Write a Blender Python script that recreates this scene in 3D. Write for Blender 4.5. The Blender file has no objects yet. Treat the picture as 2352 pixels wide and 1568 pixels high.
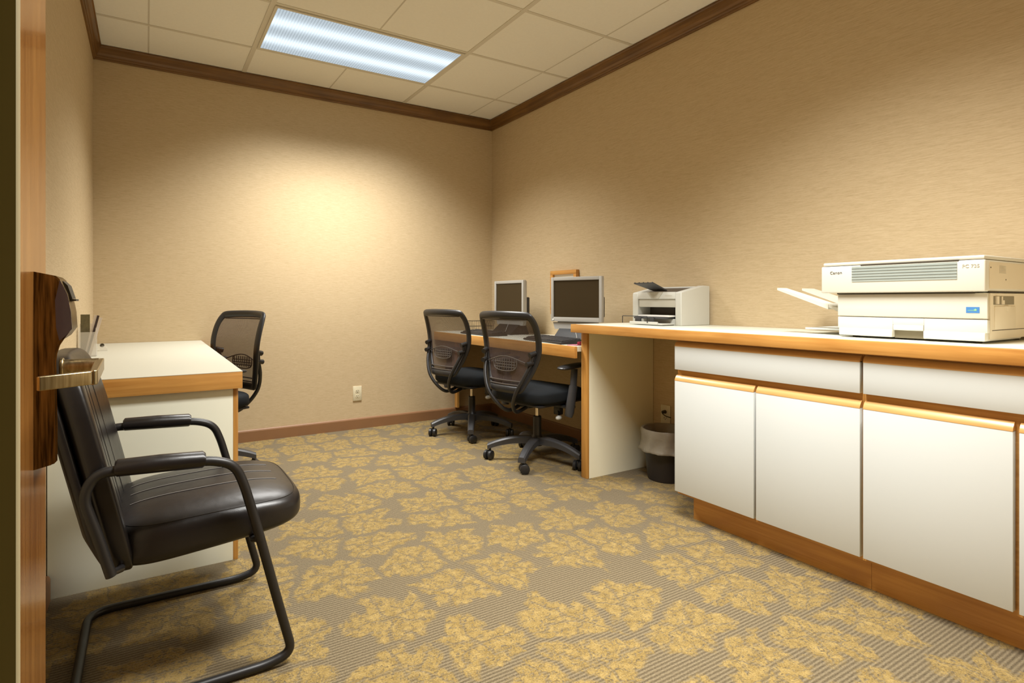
import bpy, bmesh, math, random
from mathutils import Vector, Matrix
R = math.radians
rnd = random.Random(4)
scn = bpy.context.scene
COL = scn.collection

# ------------------------------------------------------------------ room
BACK, RIGHT, LEFT, CEIL, FRONT = 4.225, 2.691, -0.293, 2.62, 0.20

# ------------------------------------------------------------- materials
def newmat(name):
    m = bpy.data.materials.new(name); m.use_nodes = True
    nt = m.node_tree; b = nt.nodes['Principled BSDF']
    return m, nt, b
def N(nt, t, **kw):
    n = nt.nodes.new(t)
    for k, v in kw.items():
        if k.startswith('i_'):
            key = k[2:]
            key = int(key) if key.isdigit() else key.replace('_', ' ')
            n.inputs[key].default_value = v
        else: setattr(n, k, v)
    return n
def L(nt, a, b): nt.links.new(a, b)
def ramp(nt, fac, stops):
    n = nt.nodes.new('ShaderNodeValToRGB')
    e = n.color_ramp.elements
    while len(e) < len(stops): e.new(0.5)
    for i, (p, c) in enumerate(stops):
        e[i].position = p; e[i].color = (*c, 1) if len(c) == 3 else c
    L(nt, fac, n.inputs['Fac']); return n
def math_(nt, op, a, b=None, c=None, clamp=False):
    n = nt.nodes.new('ShaderNodeMath'); n.operation = op; n.use_clamp = clamp
    for i, v in enumerate((a, b, c)):
        if v is None: continue
        if isinstance(v, (int, float)): n.inputs[i].default_value = v
        else: L(nt, v, n.inputs[i])
    return n.outputs[0]
def mixc(nt, fac, a, b):
    n = nt.nodes.new('ShaderNodeMix'); n.data_type = 'RGBA'
    if isinstance(fac, (int, float)): n.inputs[0].default_value = fac
    else: L(nt, fac, n.inputs[0])
    for i, v in ((6, a), (7, b)):
        if isinstance(v, tuple): n.inputs[i].default_value = (*v, 1)
        else: L(nt, v, n.inputs[i])
    return n.outputs[2]
def pbr(name, col, rough=0.5, metal=0.0, var=0.06, scale=30.0, bump=0.0, spec=0.5, coat=0.0, bscale=None):
    m, nt, b = newmat(name)
    tc = N(nt, 'ShaderNodeTexCoord')
    no = N(nt, 'ShaderNodeTexNoise', i_Scale=scale, i_Detail=3.0); L(nt, tc.outputs['Object'], no.inputs['Vector'])
    lo = tuple(c * (1 - var) for c in col); hi = tuple(min(1, c * (1 + var)) for c in col)
    L(nt, mixc(nt, no.outputs['Fac'], lo, hi), b.inputs['Base Color'])
    b.inputs['Roughness'].default_value = rough; b.inputs['Metallic'].default_value = metal
    b.inputs['Specular IOR Level'].default_value = spec; b.inputs['Coat Weight'].default_value = coat
    if bump:
        n2 = N(nt, 'ShaderNodeTexNoise', i_Scale=bscale or 400.0, i_Detail=2.0); L(nt, tc.outputs['Object'], n2.inputs['Vector'])
        bp = N(nt, 'ShaderNodeBump', i_Strength=bump, i_Distance=0.002); L(nt, n2.outputs['Fac'], bp.inputs['Height'])
        L(nt, bp.outputs[0], b.inputs['Normal'])
    return m
def wood(name, c1, c2, axis='y', rough=0.35, coat=0.3, k=1.0):
    m, nt, b = newmat(name)
    tc = N(nt, 'ShaderNodeTexCoord')
    mp = N(nt, 'ShaderNodeMapping'); L(nt, tc.outputs['Object'], mp.inputs['Vector'])
    s = {'x': (2.2, 55, 55), 'y': (55, 2.2, 55), 'z': (55, 55, 2.2)}[axis]
    mp.inputs['Scale'].default_value = tuple(v * k for v in s)
    no = N(nt, 'ShaderNodeTexNoise', i_Scale=1.0, i_Detail=5.0, i_Roughness=0.62, i_Distortion=0.6); L(nt, mp.outputs[0], no.inputs['Vector'])
    mp2 = N(nt, 'ShaderNodeMapping'); L(nt, tc.outputs['Object'], mp2.inputs['Vector'])
    s2 = {'x': (5, 14, 14), 'y': (14, 5, 14), 'z': (14, 14, 5)}[axis]; mp2.inputs['Scale'].default_value = s2
    n2 = N(nt, 'ShaderNodeTexNoise', i_Scale=1.0, i_Detail=2.0); L(nt, mp2.outputs[0], n2.inputs['Vector'])
    f = math_(nt, 'ADD', math_(nt, 'MULTIPLY', no.outputs['Fac'], 0.65), math_(nt, 'MULTIPLY', n2.outputs['Fac'], 0.35))
    r = ramp(nt, f, [(0.36, c2), (0.62, c1)])
    L(nt, r.outputs[0], b.inputs['Base Color'])
    b.inputs['Roughness'].default_value = rough; b.inputs['Coat Weight'].default_value = coat; b.inputs['Coat Roughness'].default_value = 0.15
    bp = N(nt, 'ShaderNodeBump', i_Strength=0.08, i_Distance=0.001); L(nt, no.outputs['Fac'], bp.inputs['Height']); L(nt, bp.outputs[0], b.inputs['Normal'])
    return m

def wallpaper(name, axis):
    m, nt, b = newmat(name)
    tc = N(nt, 'ShaderNodeTexCoord')
    def str_noise(s1, s3, det, seed):
        mp = N(nt, 'ShaderNodeMapping'); L(nt, tc.outputs['Object'], mp.inputs['Vector'])
        mp.inputs['Scale'].default_value = (s1, s1, s3); mp.inputs['Location'].default_value = (seed, seed, seed)
        no = N(nt, 'ShaderNodeTexNoise', i_Scale=1.0, i_Detail=det, i_Roughness=0.6); L(nt, mp.outputs[0], no.inputs['Vector']); return no.outputs['Fac']
    a = str_noise(16, 300, 3, 1.3); c = str_noise(60, 520, 2, 5.1); d = str_noise(3, 3, 2, 9.0)
    f = math_(nt, 'ADD', math_(nt, 'MULTIPLY', a, 0.6), math_(nt, 'MULTIPLY', c, 0.4))
    r = ramp(nt, f, [(0.30, WALL_D), (0.50, WALL_M), (0.70, WALL_L)])
    L(nt, mixc(nt, math_(nt, 'MULTIPLY', d, 0.10), r.outputs[0], (0.56, 0.43, 0.28)), b.inputs['Base Color'])
    b.inputs['Roughness'].default_value = 0.75; b.inputs['Specular IOR Level'].default_value = 0.25
    bp = N(nt, 'ShaderNodeBump', i_Strength=0.12, i_Distance=0.001); L(nt, f, bp.inputs['Height']); L(nt, bp.outputs[0], b.inputs['Normal'])
    return m
WALL_D, WALL_M, WALL_L = (0.455, 0.345, 0.200), (0.550, 0.430, 0.262), (0.620, 0.500, 0.320)

def carpet():
    m, nt, b = newmat('leaf carpet')
    tc = N(nt, 'ShaderNodeTexCoord'); P = tc.outputs['Object']
    wn = N(nt, 'ShaderNodeTexNoise', i_Scale=22.0, i_Detail=3.0, i_Roughness=0.65); L(nt, P, wn.inputs['Vector'])
    off = N(nt, 'ShaderNodeVectorMath', operation='SUBTRACT'); L(nt, wn.outputs['Color'], off.inputs[0]); off.inputs[1].default_value = (.5, .5, .5)
    sc = N(nt, 'ShaderNodeVectorMath', operation='SCALE'); L(nt, off.outputs[0], sc.inputs[0]); sc.inputs['Scale'].default_value = 0.075
    pw = N(nt, 'ShaderNodeVectorMath', operation='ADD'); L(nt, P, pw.inputs[0]); L(nt, sc.outputs[0], pw.inputs[1])
    w2 = N(nt, 'ShaderNodeTexNoise', i_Scale=6.5, i_Detail=1.0); L(nt, P, w2.inputs['Vector'])
    o2 = N(nt, 'ShaderNodeVectorMath', operation='SUBTRACT'); L(nt, w2.outputs['Color'], o2.inputs[0]); o2.inputs[1].default_value = (.5, .5, .5)
    s2 = N(nt, 'ShaderNodeVectorMath', operation='SCALE'); L(nt, o2.outputs[0], s2.inputs[0]); s2.inputs['Scale'].default_value = 0.13
    pw2 = N(nt, 'ShaderNodeVectorMath', operation='ADD'); L(nt, pw.outputs[0], pw2.inputs[0]); L(nt, s2.outputs[0], pw2.inputs[1]); pw = pw2
    S = 3.7
    vo = N(nt, 'ShaderNodeTexVoronoi', voronoi_dimensions='2D', feature='F1', i_Scale=S, i_Randomness=0.55); L(nt, pw.outputs[0], vo.inputs['Vector'])
    ve = N(nt, 'ShaderNodeTexVoronoi', voronoi_dimensions='2D', feature='DISTANCE_TO_EDGE', i_Scale=S, i_Randomness=0.55); L(nt, pw.outputs[0], ve.inputs['Vector'])
    loc = N(nt, 'ShaderNodeVectorMath', operation='SUBTRACT'); L(nt, pw.outputs[0], loc.inputs[0]); L(nt, vo.outputs['Position'], loc.inputs[1])
    sp = N(nt, 'ShaderNodeSeparateXYZ'); L(nt, loc.outputs[0], sp.inputs[0])
    cs = N(nt, 'ShaderNodeSeparateColor'); L(nt, vo.outputs['Color'], cs.inputs[0])
    ang = math_(nt, 'ARCTAN2', sp.outputs[1], sp.outputs[0])
    th = math_(nt, 'ADD', ang, math_(nt, 'MULTIPLY', cs.outputs[0], 6.283))
    r = math_(nt, 'SQRT', math_(nt, 'ADD', math_(nt, 'MULTIPLY', sp.outputs[0], sp.outputs[0]), math_(nt, 'MULTIPLY', sp.outputs[1], sp.outputs[1])))
    # lobed outline of a leaf: five broad lobes plus finer teeth
    def cosn(n, amp, ph=0.0): return math_(nt, 'MULTIPLY', math_(nt, 'COSINE', math_(nt, 'ADD', math_(nt, 'MULTIPLY', th, float(n)), ph)), amp)
    rr = math_(nt, 'ADD', math_(nt, 'ADD', cosn(5, 0.034), cosn(1, 0.014)), math_(nt, 'ADD', cosn(15, 0.012, 1.0), 0.152))
    inside = math_(nt, 'SUBTRACT', rr, r)
    m1 = math_(nt, 'MULTIPLY', inside, 45.0, clamp=True)
    m2 = math_(nt, 'MULTIPLY', math_(nt, 'SUBTRACT', ve.outputs['Distance'], 0.025), 16.0, clamp=True)
    # veins: narrow radial gaps between lobes and down the middle
    vein = math_(nt, 'ABSOLUTE', math_(nt, 'SINE', math_(nt, 'MULTIPLY', th, 2.5)))
    vv = math_(nt, 'MULTIPLY', vein, r)
    m3 = math_(nt, 'ADD', math_(nt, 'MULTIPLY', vv, 42.0, clamp=True), math_(nt, 'MULTIPLY', wn.outputs['Fac'], 0.20), clamp=True)
    # feathery breaks in the leaf
    fn = N(nt, 'ShaderNodeTexNoise', i_Scale=60.0, i_Detail=3.0, i_Roughness=0.7, i_Distortion=1.2); L(nt, P, fn.inputs['Vector'])
    m4 = math_(nt, 'MULTIPLY', math_(nt, 'SUBTRACT', fn.outputs['Fac'], 0.34), 7.0, clamp=True)
    mask = math_(nt, 'MULTIPLY', math_(nt, 'MULTIPLY', m1, m2), math_(nt, 'MULTIPLY', m3, m4))
    # ribs of the ground run along x
    ps = N(nt, 'ShaderNodeSeparateXYZ'); L(nt, P, ps.inputs[0])
    pile = N(nt, 'ShaderNodeTexNoise', i_Scale=210.0, i_Detail=2.0, i_Roughness=0.7); L(nt, P, pile.inputs['Vector'])
    y2 = math_(nt, 'ADD', ps.outputs[1], math_(nt, 'MULTIPLY', fn.outputs['Fac'], 0.004))
    rib = math_(nt, 'ADD', math_(nt, 'MULTIPLY', math_(nt, 'SINE', math_(nt, 'MULTIPLY', y2, 2 * math.pi / 0.012)), 0.5), 0.5)
    g = math_(nt, 'ADD', math_(nt, 'MULTIPLY', rib, 0.36), math_(nt, 'MULTIPLY', pile.outputs['Fac'], 0.78))
    ground = ramp(nt, g, [(0.20, (0.055, 0.040, 0.020)), (0.55, (0.135, 0.103, 0.058)), (0.95, (0.245, 0.198, 0.120))])
    big = N(nt, 'ShaderNodeTexNoise', i_Scale=30.0, i_Detail=3.0); L(nt, P, big.inputs['Vector'])
    lf = math_(nt, 'ADD', math_(nt, 'MULTIPLY', pile.outputs['Fac'], 0.6), math_(nt, 'MULTIPLY', big.outputs['Fac'], 0.4))
    leaf = ramp(nt, lf, [(0.30, (0.120, 0.076, 0.021)), (0.50, (0.248, 0.170, 0.055)), (0.70, (0.365, 0.262, 0.100))])
    L(nt, mixc(nt, mask, ground.outputs[0], leaf.outputs[0]), b.inputs['Base Color'])
    b.inputs['Roughness'].default_value = 0.95; b.inputs['Specular IOR Level'].default_value = 0.1
    b.inputs['Sheen Weight'].default_value = 0.15
    h = math_(nt, 'ADD', math_(nt, 'MULTIPLY', mask, 1.0), math_(nt, 'ADD', math_(nt, 'MULTIPLY', pile.outputs['Fac'], 0.7), math_(nt, 'MULTIPLY', rib, 0.35)))
    bp = N(nt, 'ShaderNodeBump', i_Strength=0.55, i_Distance=0.004); L(nt, h, bp.inputs['Height']); L(nt, bp.outputs[0], b.inputs['Normal'])
    return m

def mesh_fabric():
    m, nt, b = newmat('woven chair mesh')
    tc = N(nt, 'ShaderNodeTexCoord'); sp = N(nt, 'ShaderNodeSeparateXYZ'); L(nt, tc.outputs['Object'], sp.inputs[0])
    def w(a, bb):
        s = math_(nt, 'ADD', math_(nt, 'MULTIPLY', sp.outputs[1], a), math_(nt, 'MULTIPLY', sp.outputs[2], bb))
        return math_(nt, 'ABSOLUTE', math_(nt, 'SINE', math_(nt, 'MULTIPLY', s, math.pi / 0.0052)))
    h = math_(nt, 'MULTIPLY', w(1, .62), w(-1, .62))
    hole = math_(nt, 'MULTIPLY', math_(nt, 'SUBTRACT', h, 0.30), 4.0, clamp=True)
    tr = N(nt, 'ShaderNodeBsdfTransparent')
    mx = N(nt, 'ShaderNodeMixShader'); L(nt, math_(nt, 'MULTIPLY', hole, 0.58), mx.inputs[0]); L(nt, b.outputs[0], mx.inputs[1]); L(nt, tr.outputs[0], mx.inputs[2])
    L(nt, mx.outputs[0], nt.nodes['Material Output'].inputs['Surface'])
    b.inputs['Base Color'].default_value = (0.065, 0.042, 0.035, 1); b.inputs['Roughness'].default_value = 0.6
    return m

def lens_mat():
    m, nt, b = newmat('prismatic lamp lens')
    tc = N(nt, 'ShaderNodeTexCoord'); sp = N(nt, 'ShaderNodeSeparateXYZ'); L(nt, tc.outputs['Object'], sp.inputs[0])
    def tube(y0):
        d = math_(nt, 'DIVIDE', math_(nt, 'SUBTRACT', sp.outputs[1], y0), 0.062)
        return math_(nt, 'EXPONENT', math_(nt, 'MULTIPLY', math_(nt, 'MULTIPLY', d, d), -1.0))
    t = math_(nt, 'ADD', tube(-0.115), tube(0.125))
    px = math_(nt, 'ABSOLUTE', math_(nt, 'SINE', math_(nt, 'MULTIPLY', sp.outputs[0], math.pi / 0.0165)))
    py = math_(nt, 'ABSOLUTE', math_(nt, 'SINE', math_(nt, 'MULTIPLY', sp.outputs[1], math.pi / 0.0165)))
    pr = math_(nt, 'MULTIPLY', px, py)
    st = math_(nt, 'ADD', math_(nt, 'MULTIPLY', t, 0.62), math_(nt, 'ADD', math_(nt, 'MULTIPLY', pr, 0.34), 0.46))
    em = N(nt, 'ShaderNodeEmission'); em.inputs['Color'].default_value = (0.80, 0.92, 1.0, 1)
    L(nt, math_(nt, 'MULTIPLY', st, LENS_GAIN), em.inputs['Strength'])
    L(nt, em.outputs[0], nt.nodes['Material Output'].inputs['Surface'])
    return m
EXPO = 0.0
LENS_GAIN = 1.0

def leather():
    m, nt, b = newmat('black leather')
    tc = N(nt, 'ShaderNodeTexCoord')
    vo = N(nt, 'ShaderNodeTexVoronoi', i_Scale=520.0); L(nt, tc.outputs['Object'], vo.inputs['Vector'])
    no = N(nt, 'ShaderNodeTexNoise', i_Scale=9.0, i_Detail=3.0); L(nt, tc.outputs['Object'], no.inputs['Vector'])
    L(nt, mixc(nt, no.outputs['Fac'], (0.008, 0.0065, 0.006), (0.014, 0.011, 0.010)), b.inputs['Base Color'])
    b.inputs['Roughness'].default_value = 0.35; b.inputs['Specular IOR Level'].default_value = 0.45
    bp = N(nt, 'ShaderNodeBump', i_Strength=0.10, i_Distance=0.0006); L(nt, vo.outputs['Distance'], bp.inputs['Height'])
    bp2 = N(nt, 'ShaderNodeBump', i_Strength=0.25, i_Distance=0.01); L(nt, no.outputs['Fac'], bp2.inputs['Height']); L(nt, bp.outputs[0], bp2.inputs['Normal'])
    L(nt, bp2.outputs[0], b.inputs['Normal'])
    return m
def bronze(name, c1, c2, rough):
    m, nt, b = newmat(name)
    tc = N(nt, 'ShaderNodeTexCoord'); mp = N(nt, 'ShaderNodeMapping'); L(nt, tc.outputs['Object'], mp.inputs['Vector']); mp.inputs['Scale'].default_value = (260, 260, 14)
    no = N(nt, 'ShaderNodeTexNoise', i_Scale=1.0, i_Detail=4.0); L(nt, mp.outputs[0], no.inputs['Vector'])
    r = ramp(nt, no.outputs['Fac'], [(0.35, c2), (0.65, c1)]); L(nt, r.outputs[0], b.inputs['Base Color'])
    b.inputs['Metallic'].default_value = 1.0; b.inputs['Roughness'].default_value = rough
    return m

M = dict(
 wall=wallpaper('grasscloth wallpaper', 'z'), carpet=carpet(),
 tile=pbr('ceiling tile', (0.86, 0.84, 0.76), 0.9, var=0.03, scale=60, bump=0.25, bscale=900, spec=0.1),
 grid=pbr('ceiling grid', (0.66, 0.62, 0.52), 0.6, var=0.03),
 score=pbr('tile score', (0.60, 0.56, 0.47), 0.9, var=0.03),
 crown=wood('dark stained moulding', (0.200, 0.095, 0.020), (0.105, 0.045, 0.008), 'x', 0.45, 0.15),
 crown_y=wood('dark stained moulding lengthwise', (0.200, 0.095, 0.020), (0.105, 0.045, 0.008), 'y', 0.45, 0.15),
 base=pbr('brown baseboard', (0.25, 0.125, 0.055), 0.5, var=0.08, scale=12),
 oak_x=wood('oak edge across', (0.63, 0.325, 0.085), (0.46, 0.205, 0.044), 'x'),
 oak_y=wood('oak edge along', (0.63, 0.325, 0.085), (0.46, 0.205, 0.044), 'y'),
 oak_z=wood('oak edge upright', (0.60, 0.31, 0.075), (0.44, 0.20, 0.042), 'z'),
 pull=wood('oak pull with painted ceiling light', (0.66, 0.38, 0.14), (0.56, 0.29, 0.09), 'y'),  # paler copy of the oak, bright ceiling light put into the colour
 door=wood('varnished door', (0.56, 0.25, 0.06), (0.34, 0.13, 0.028), 'z', 0.2, 0.6),
 lam=pbr('white laminate', (0.645, 0.685, 0.68), 0.35, var=0.01, scale=3),
 desk=pbr('cream laminate', (0.76, 0.75, 0.64), 0.4, var=0.012, scale=3),
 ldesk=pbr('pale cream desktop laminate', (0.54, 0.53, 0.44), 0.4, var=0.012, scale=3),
 lpan=pbr('off white side panel laminate', (0.80, 0.80, 0.66), 0.5, var=0.012, scale=3),
 kick=pbr('knee panel laminate', (0.86, 0.83, 0.64), 0.5, var=0.012, scale=3),
 leather=leather(),
 stitch=pbr('grey stitching', (0.22, 0.20, 0.18), 0.7),
 tube=pbr('black powder coat', (0.012, 0.011, 0.011), 0.40, var=0.1, scale=200),
 plastic=pbr('black plastic', (0.017, 0.017, 0.018), 0.38, var=0.1, scale=100, bump=0.05, bscale=900),
 plastic2=pbr('charcoal plastic', (0.045, 0.045, 0.048), 0.45, var=0.1, scale=100),
 fabric=pbr('black seat fabric', (0.010, 0.012, 0.014), 0.85, var=0.2, scale=300, bump=0.2, bscale=1200, spec=0.2),
 greyclear=pbr('smoky lumbar plastic', (0.075, 0.064, 0.057), 0.3, var=0.05),
 mesh=mesh_fabric(),
 chrome=pbr('brushed steel', (0.78, 0.70, 0.58), 0.25, metal=1.0, var=0.03),
 silverlever=pbr('pale lever paddle', (0.62, 0.62, 0.58), 0.35),
 bronze=bronze('aged bronze', (0.26, 0.17, 0.065), (0.05, 0.032, 0.012), 0.40),
 brass=bronze('antique brass', (0.50, 0.42, 0.26), (0.30, 0.235, 0.125), 0.32),
 gloss=pbr('glossy dark lens with painted blue glint', (0.07, 0.07, 0.13), 0.08, coat=0.6),  # bluish tint puts the reflected highlight into the base colour
 frame=pbr('dark door frame paint', (0.050, 0.034, 0.008), 0.95, var=0.06, spec=0.0),
 lit_edge=pbr('jamb edge with painted room light', (0.48, 0.40, 0.22), 0.6),  # pale tone carries the room light that falls on the jamb edge
 beige=pbr('copier beige plastic', (0.68, 0.67, 0.59), 0.45, var=0.01, scale=4),
 beige2=pbr('copier side plastic', (0.74, 0.66, 0.50), 0.5, var=0.01, scale=4),
 seam=pbr('dark seam', (0.045, 0.035, 0.02), 0.8),
 louver=pbr('grey blue louvre', (0.36, 0.41, 0.38), 0.5),
 louver2=pbr('louvre shadow line', (0.17, 0.20, 0.19), 0.6),
 grip=pbr('olive grey grip', (0.22, 0.19, 0.12), 0.6),
 blue=pbr('blue sticker', (0.06, 0.22, 0.52), 0.5),
 green=pbr('green star mark', (0.30, 0.62, 0.30), 0.5),
 ink=pbr('dark print', (0.10, 0.09, 0.07), 0.6),
 ink2=pbr('pale grey print', (0.52, 0.50, 0.42), 0.6),
 pgrey=pbr('light grey printer plastic', (0.56, 0.56, 0.51), 0.45, var=0.015, scale=5),
 pgrey2=pbr('printer bezel plastic', (0.46, 0.44, 0.37), 0.45, var=0.015, scale=5),
 pdark=pbr('printer dark interior', (0.07, 0.055, 0.04), 0.6),
 silver=pbr('silver monitor plastic', (0.42, 0.41, 0.38), 0.4, var=0.02),
 screen=pbr('dark monitor screen', (0.042, 0.028, 0.012), 0.35, var=0.03, spec=0.3),
 bag=pbr('grey bin liner', (0.26, 0.235, 0.185), 0.35, var=0.15, scale=25, bump=0.6, bscale=60),
 bin=pbr('black bin plastic', (0.022, 0.018, 0.018), 0.45),
 ivory=pbr('ivory outlet plastic', (0.68, 0.62, 0.44), 0.4, var=0.02),
 slot=pbr('outlet slot', (0.05, 0.04, 0.02), 0.7),
 paper=pbr('white paper', (0.82, 0.80, 0.74), 0.8, var=0.01),
 paperd=pbr('printed brochure cover', (0.14, 0.12, 0.06), 0.5, var=0.4, scale=60),
 paperw=pbr('brochure page edge', (0.70, 0.62, 0.56), 0.7),
 papern=pbr('dark brochure spine', (0.05, 0.03, 0.03), 0.5),
 red=pbr('red plastic', (0.30, 0.02, 0.05), 0.4),
 pink=pbr('pink slip', (0.60, 0.22, 0.30), 0.7),
 wire=pbr('black wire', (0.06, 0.045, 0.03), 0.4),
)
def acrylic():
    m, nt, b = newmat('clear acrylic')
    b.inputs['Base Color'].default_value = (0.92, 0.90, 0.86, 1); b.inputs['Roughness'].default_value = 0.05
    b.inputs['Alpha'].default_value = 0.28; b.inputs['IOR'].default_value = 1.45
    return m
M['acrylic'] = acrylic()
M['lens'] = lens_mat()

# --------------------------------------------------------------- helpers
def BM(): return bmesh.new()
def box(bm, x0, x1, y0, y1, z0, z1, bv=0.0, seg=2, mat=0):
    vs = [bm.verts.new((x, y, z)) for x in (x0, x1) for y in (y0, y1) for z in (z0, z1)]
    fs = [(0, 1, 3, 2), (4, 6, 7, 5), (0, 4, 5, 1), (2, 3, 7, 6), (0, 2, 6, 4), (1, 5, 7, 3)]
    F = [bm.faces.new([vs[i] for i in f]) for f in fs]
    for f in F: f.material_index = mat
    if bv:
        es = list({e for f in F for e in f.edges})
        r = bmesh.ops.bevel(bm, geom=es, offset=bv, segments=seg, affect='EDGES', profile=0.5)
        for f in r['faces']: f.material_index = mat
    return vs
def prism(bm, poly, a0, a1, axis='y', mat=0):
    """poly: list of 2D points extruded along axis. axis y: (x,z); x: (y,z); z: (x,y)"""
    def P(p, a):
        return {'y': (p[0], a, p[1]), 'x': (a, p[0], p[1]), 'z': (p[0], p[1], a)}[axis]
    A = [bm.verts.new(P(p, a0)) for p in poly]; B = [bm.verts.new(P(p, a1)) for p in poly]
    n = len(poly); F = []
    F.append(bm.faces.new(A)); F.append(bm.faces.new(B[::-1]))
    for i in range(n): F.append(bm.faces.new((A[i], B[i], B[(i + 1) % n], A[(i + 1) % n])))
    for f in F: f.material_index = mat
    bmesh.ops.recalc_face_normals(bm, faces=F)
    return F
def fillet(pts, r, n=6):
    pts = [Vector(p) for p in pts]; out = [pts[0]]
    for i in range(1, len(pts) - 1):
        a, b, c = pts[i - 1], pts[i], pts[i + 1]
        u = (a - b); v = (c - b); rr = min(r if not isinstance(r, (list, tuple)) else r[i], u.length * .49, v.length * .49)
        p, q = b + u.normalized() * rr, b + v.normalized() * rr
        for k in range(n + 1):
            t = k / n; out.append(p * (1 - t) ** 2 + b * 2 * t * (1 - t) + q * t ** 2)
    out.append(pts[-1]); return out
def smooth(pts, n=6, closed=False):
    pts = [Vector(p) for p in pts]; m = len(pts); out = []
    rng = m if closed else m - 1
    for i in range(rng):
        if closed: p0, p1, p2, p3 = pts[(i - 1) % m], pts[i], pts[(i + 1) % m], pts[(i + 2) % m]
        else: p0, p1, p2, p3 = pts[max(i - 1, 0)], pts[i], pts[i + 1], pts[min(i + 2, m - 1)]
        for k in range(n):
            t = k / n
            out.append(0.5 * ((2 * p1) + (-p0 + p2) * t + (2 * p0 - 5 * p1 + 4 * p2 - p3) * t * t + (-p0 + 3 * p1 - 3 * p2 + p3) * t ** 3))
    if not closed: out.append(pts[-1])
    return out
def tube(bm, pts, r, seg=10, closed=False, ry=None, mat=0, up=None):
    pts = [Vector(p) for p in pts]; n = len(pts); rings = []; nrm = None
    for i, p in enumerate(pts):
        if closed: t = (pts[(i + 1) % n] - pts[i - 1])
        else: t = (pts[min(i + 1, n - 1)] - pts[max(i - 1, 0)])
        t.normalize()
        if up is not None: nrm = Vector(up) - t * t.dot(Vector(up))
        elif nrm is None:
            a = Vector((0, 0, 1)) if abs(t.z) < .9 else Vector((1, 0, 0)); nrm = a - t * t.dot(a)
        else: nrm = nrm - t * t.dot(nrm)
        nrm.normalize(); bi = t.cross(nrm)
        rr = r[i] if isinstance(r, (list, tuple)) else r; r2 = ry if ry else rr
        rings.append([bm.verts.new(p + nrm * rr * math.cos(2 * math.pi * k / seg) + bi * r2 * math.sin(2 * math.pi * k / seg)) for k in range(seg)])
    F = []
    for i in range(n if closed else n - 1):
        a, b = rings[i], rings[(i + 1) % n]
        for k in range(seg): F.append(bm.faces.new((a[k], a[(k + 1) % seg], b[(k + 1) % seg], b[k])))
    if not closed: F.append(bm.faces.new(rings[0][::-1])); F.append(bm.faces.new(rings[-1]))
    for f in F: f.material_index = mat
def lathe(bm, prof, cx=0, cy=0, seg=24, cap=True, mat=0, wob=None):
    rings = []
    for j, (r, z) in enumerate(prof):
        rings.append([bm.verts.new((cx + (r + (wob(j, k) if wob else 0)) * math.cos(2 * math.pi * k / seg), cy + (r + (wob(j, k) if wob else 0)) * math.sin(2 * math.pi * k / seg), z)) for k in range(seg)])
    for a, b in zip(rings, rings[1:]):
        for k in range(seg): bm.faces.new((a[k], a[(k + 1) % seg], b[(k + 1) % seg], b[k])).material_index = mat
    if cap:
        bm.faces.new(rings[0][::-1]).material_index = mat; bm.faces.new(rings[-1]).material_index = mat
def squad(bm, a, b, c, e1=.4, e2=.4, nu=48, nv=20, fn=None, mat=0):
    """superellipsoid, e1 vertical roundness, e2 plan roundness"""
    sg = lambda v, e: math.copysign(abs(v) ** e, v)
    rings = []
    for j in range(1, nv):
        ph = -math.pi / 2 + math.pi * j / nv
        ring = []
        for i in range(nu):
            th = 2 * math.pi * i / nu
            p = Vector((a * sg(math.cos(ph), e1) * sg(math.cos(th), e2), b * sg(math.cos(ph), e1) * sg(math.sin(th), e2), c * sg(math.sin(ph), e1)))
            ring.append(bm.verts.new(fn(p) if fn else p))
        rings.append(ring)
    bot = bm.verts.new(fn(Vector((0, 0, -c))) if fn else (0, 0, -c)); top = bm.verts.new(fn(Vector((0, 0, c))) if fn else (0, 0, c))
    F = []
    for r0, r1 in zip(rings, rings[1:]):
        for i in range(nu): F.append(bm.faces.new((r0[i], r0[(i + 1) % nu], r1[(i + 1) % nu], r1[i])))
    for i in range(nu):
        F.append(bm.faces.new((bot, rings[0][(i + 1) % nu], rings[0][i]))); F.append(bm.faces.new((top, rings[-1][i], rings[-1][(i + 1) % nu])))
    for f in F: f.material_index = mat
def cyl(bm, p0, p1, r0, r1=None, seg=16, mat=0):
    tube(bm, [p0, p1], [r0, r0 if r1 is None else r1], seg, mat=mat)
def obj(name, bm, mats, parent=None, sm=True, recalc=True):
    me = bpy.data.meshes.new(name)
    if recalc: bmesh.ops.recalc_face_normals(bm, faces=bm.faces[:])
    bm.to_mesh(me); bm.free()
    for m in (mats if isinstance(mats, (list, tuple)) else [mats]): me.materials.append(m)
    if sm:
        for p in me.polygons: p.use_smooth = True
        me.set_sharp_from_angle(angle=R(38))
    o = bpy.data.objects.new(name, me); COL.objects.link(o)
    if parent: o.parent = parent
    return o
def bobj(name, dims, mat, parent=None, bv=0.0, seg=2):
    bm = BM(); box(bm, *dims, bv=bv, seg=seg); return obj(name, bm, mat, parent)
def tag(o, label, cat, group=None):
    o['label'] = label; o['category'] = cat
    if group: o['group'] = group
    return o
def thing(name, label, cat, loc=(0, 0, 0), rz=0.0, group=None):
    o = bpy.data.objects.new(name, None); COL.objects.link(o); o.empty_display_size = 0.1
    o.location = loc; o.rotation_euler = (0, 0, rz); return tag(o, label, cat, group)
def struct(o): o['kind'] = 'structure'; return o
def copy_tree(o, parent=None):
    c = o.copy(); COL.objects.link(c); c.parent = parent
    for ch in list(o.children): copy_tree(ch, c)
    return c
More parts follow.
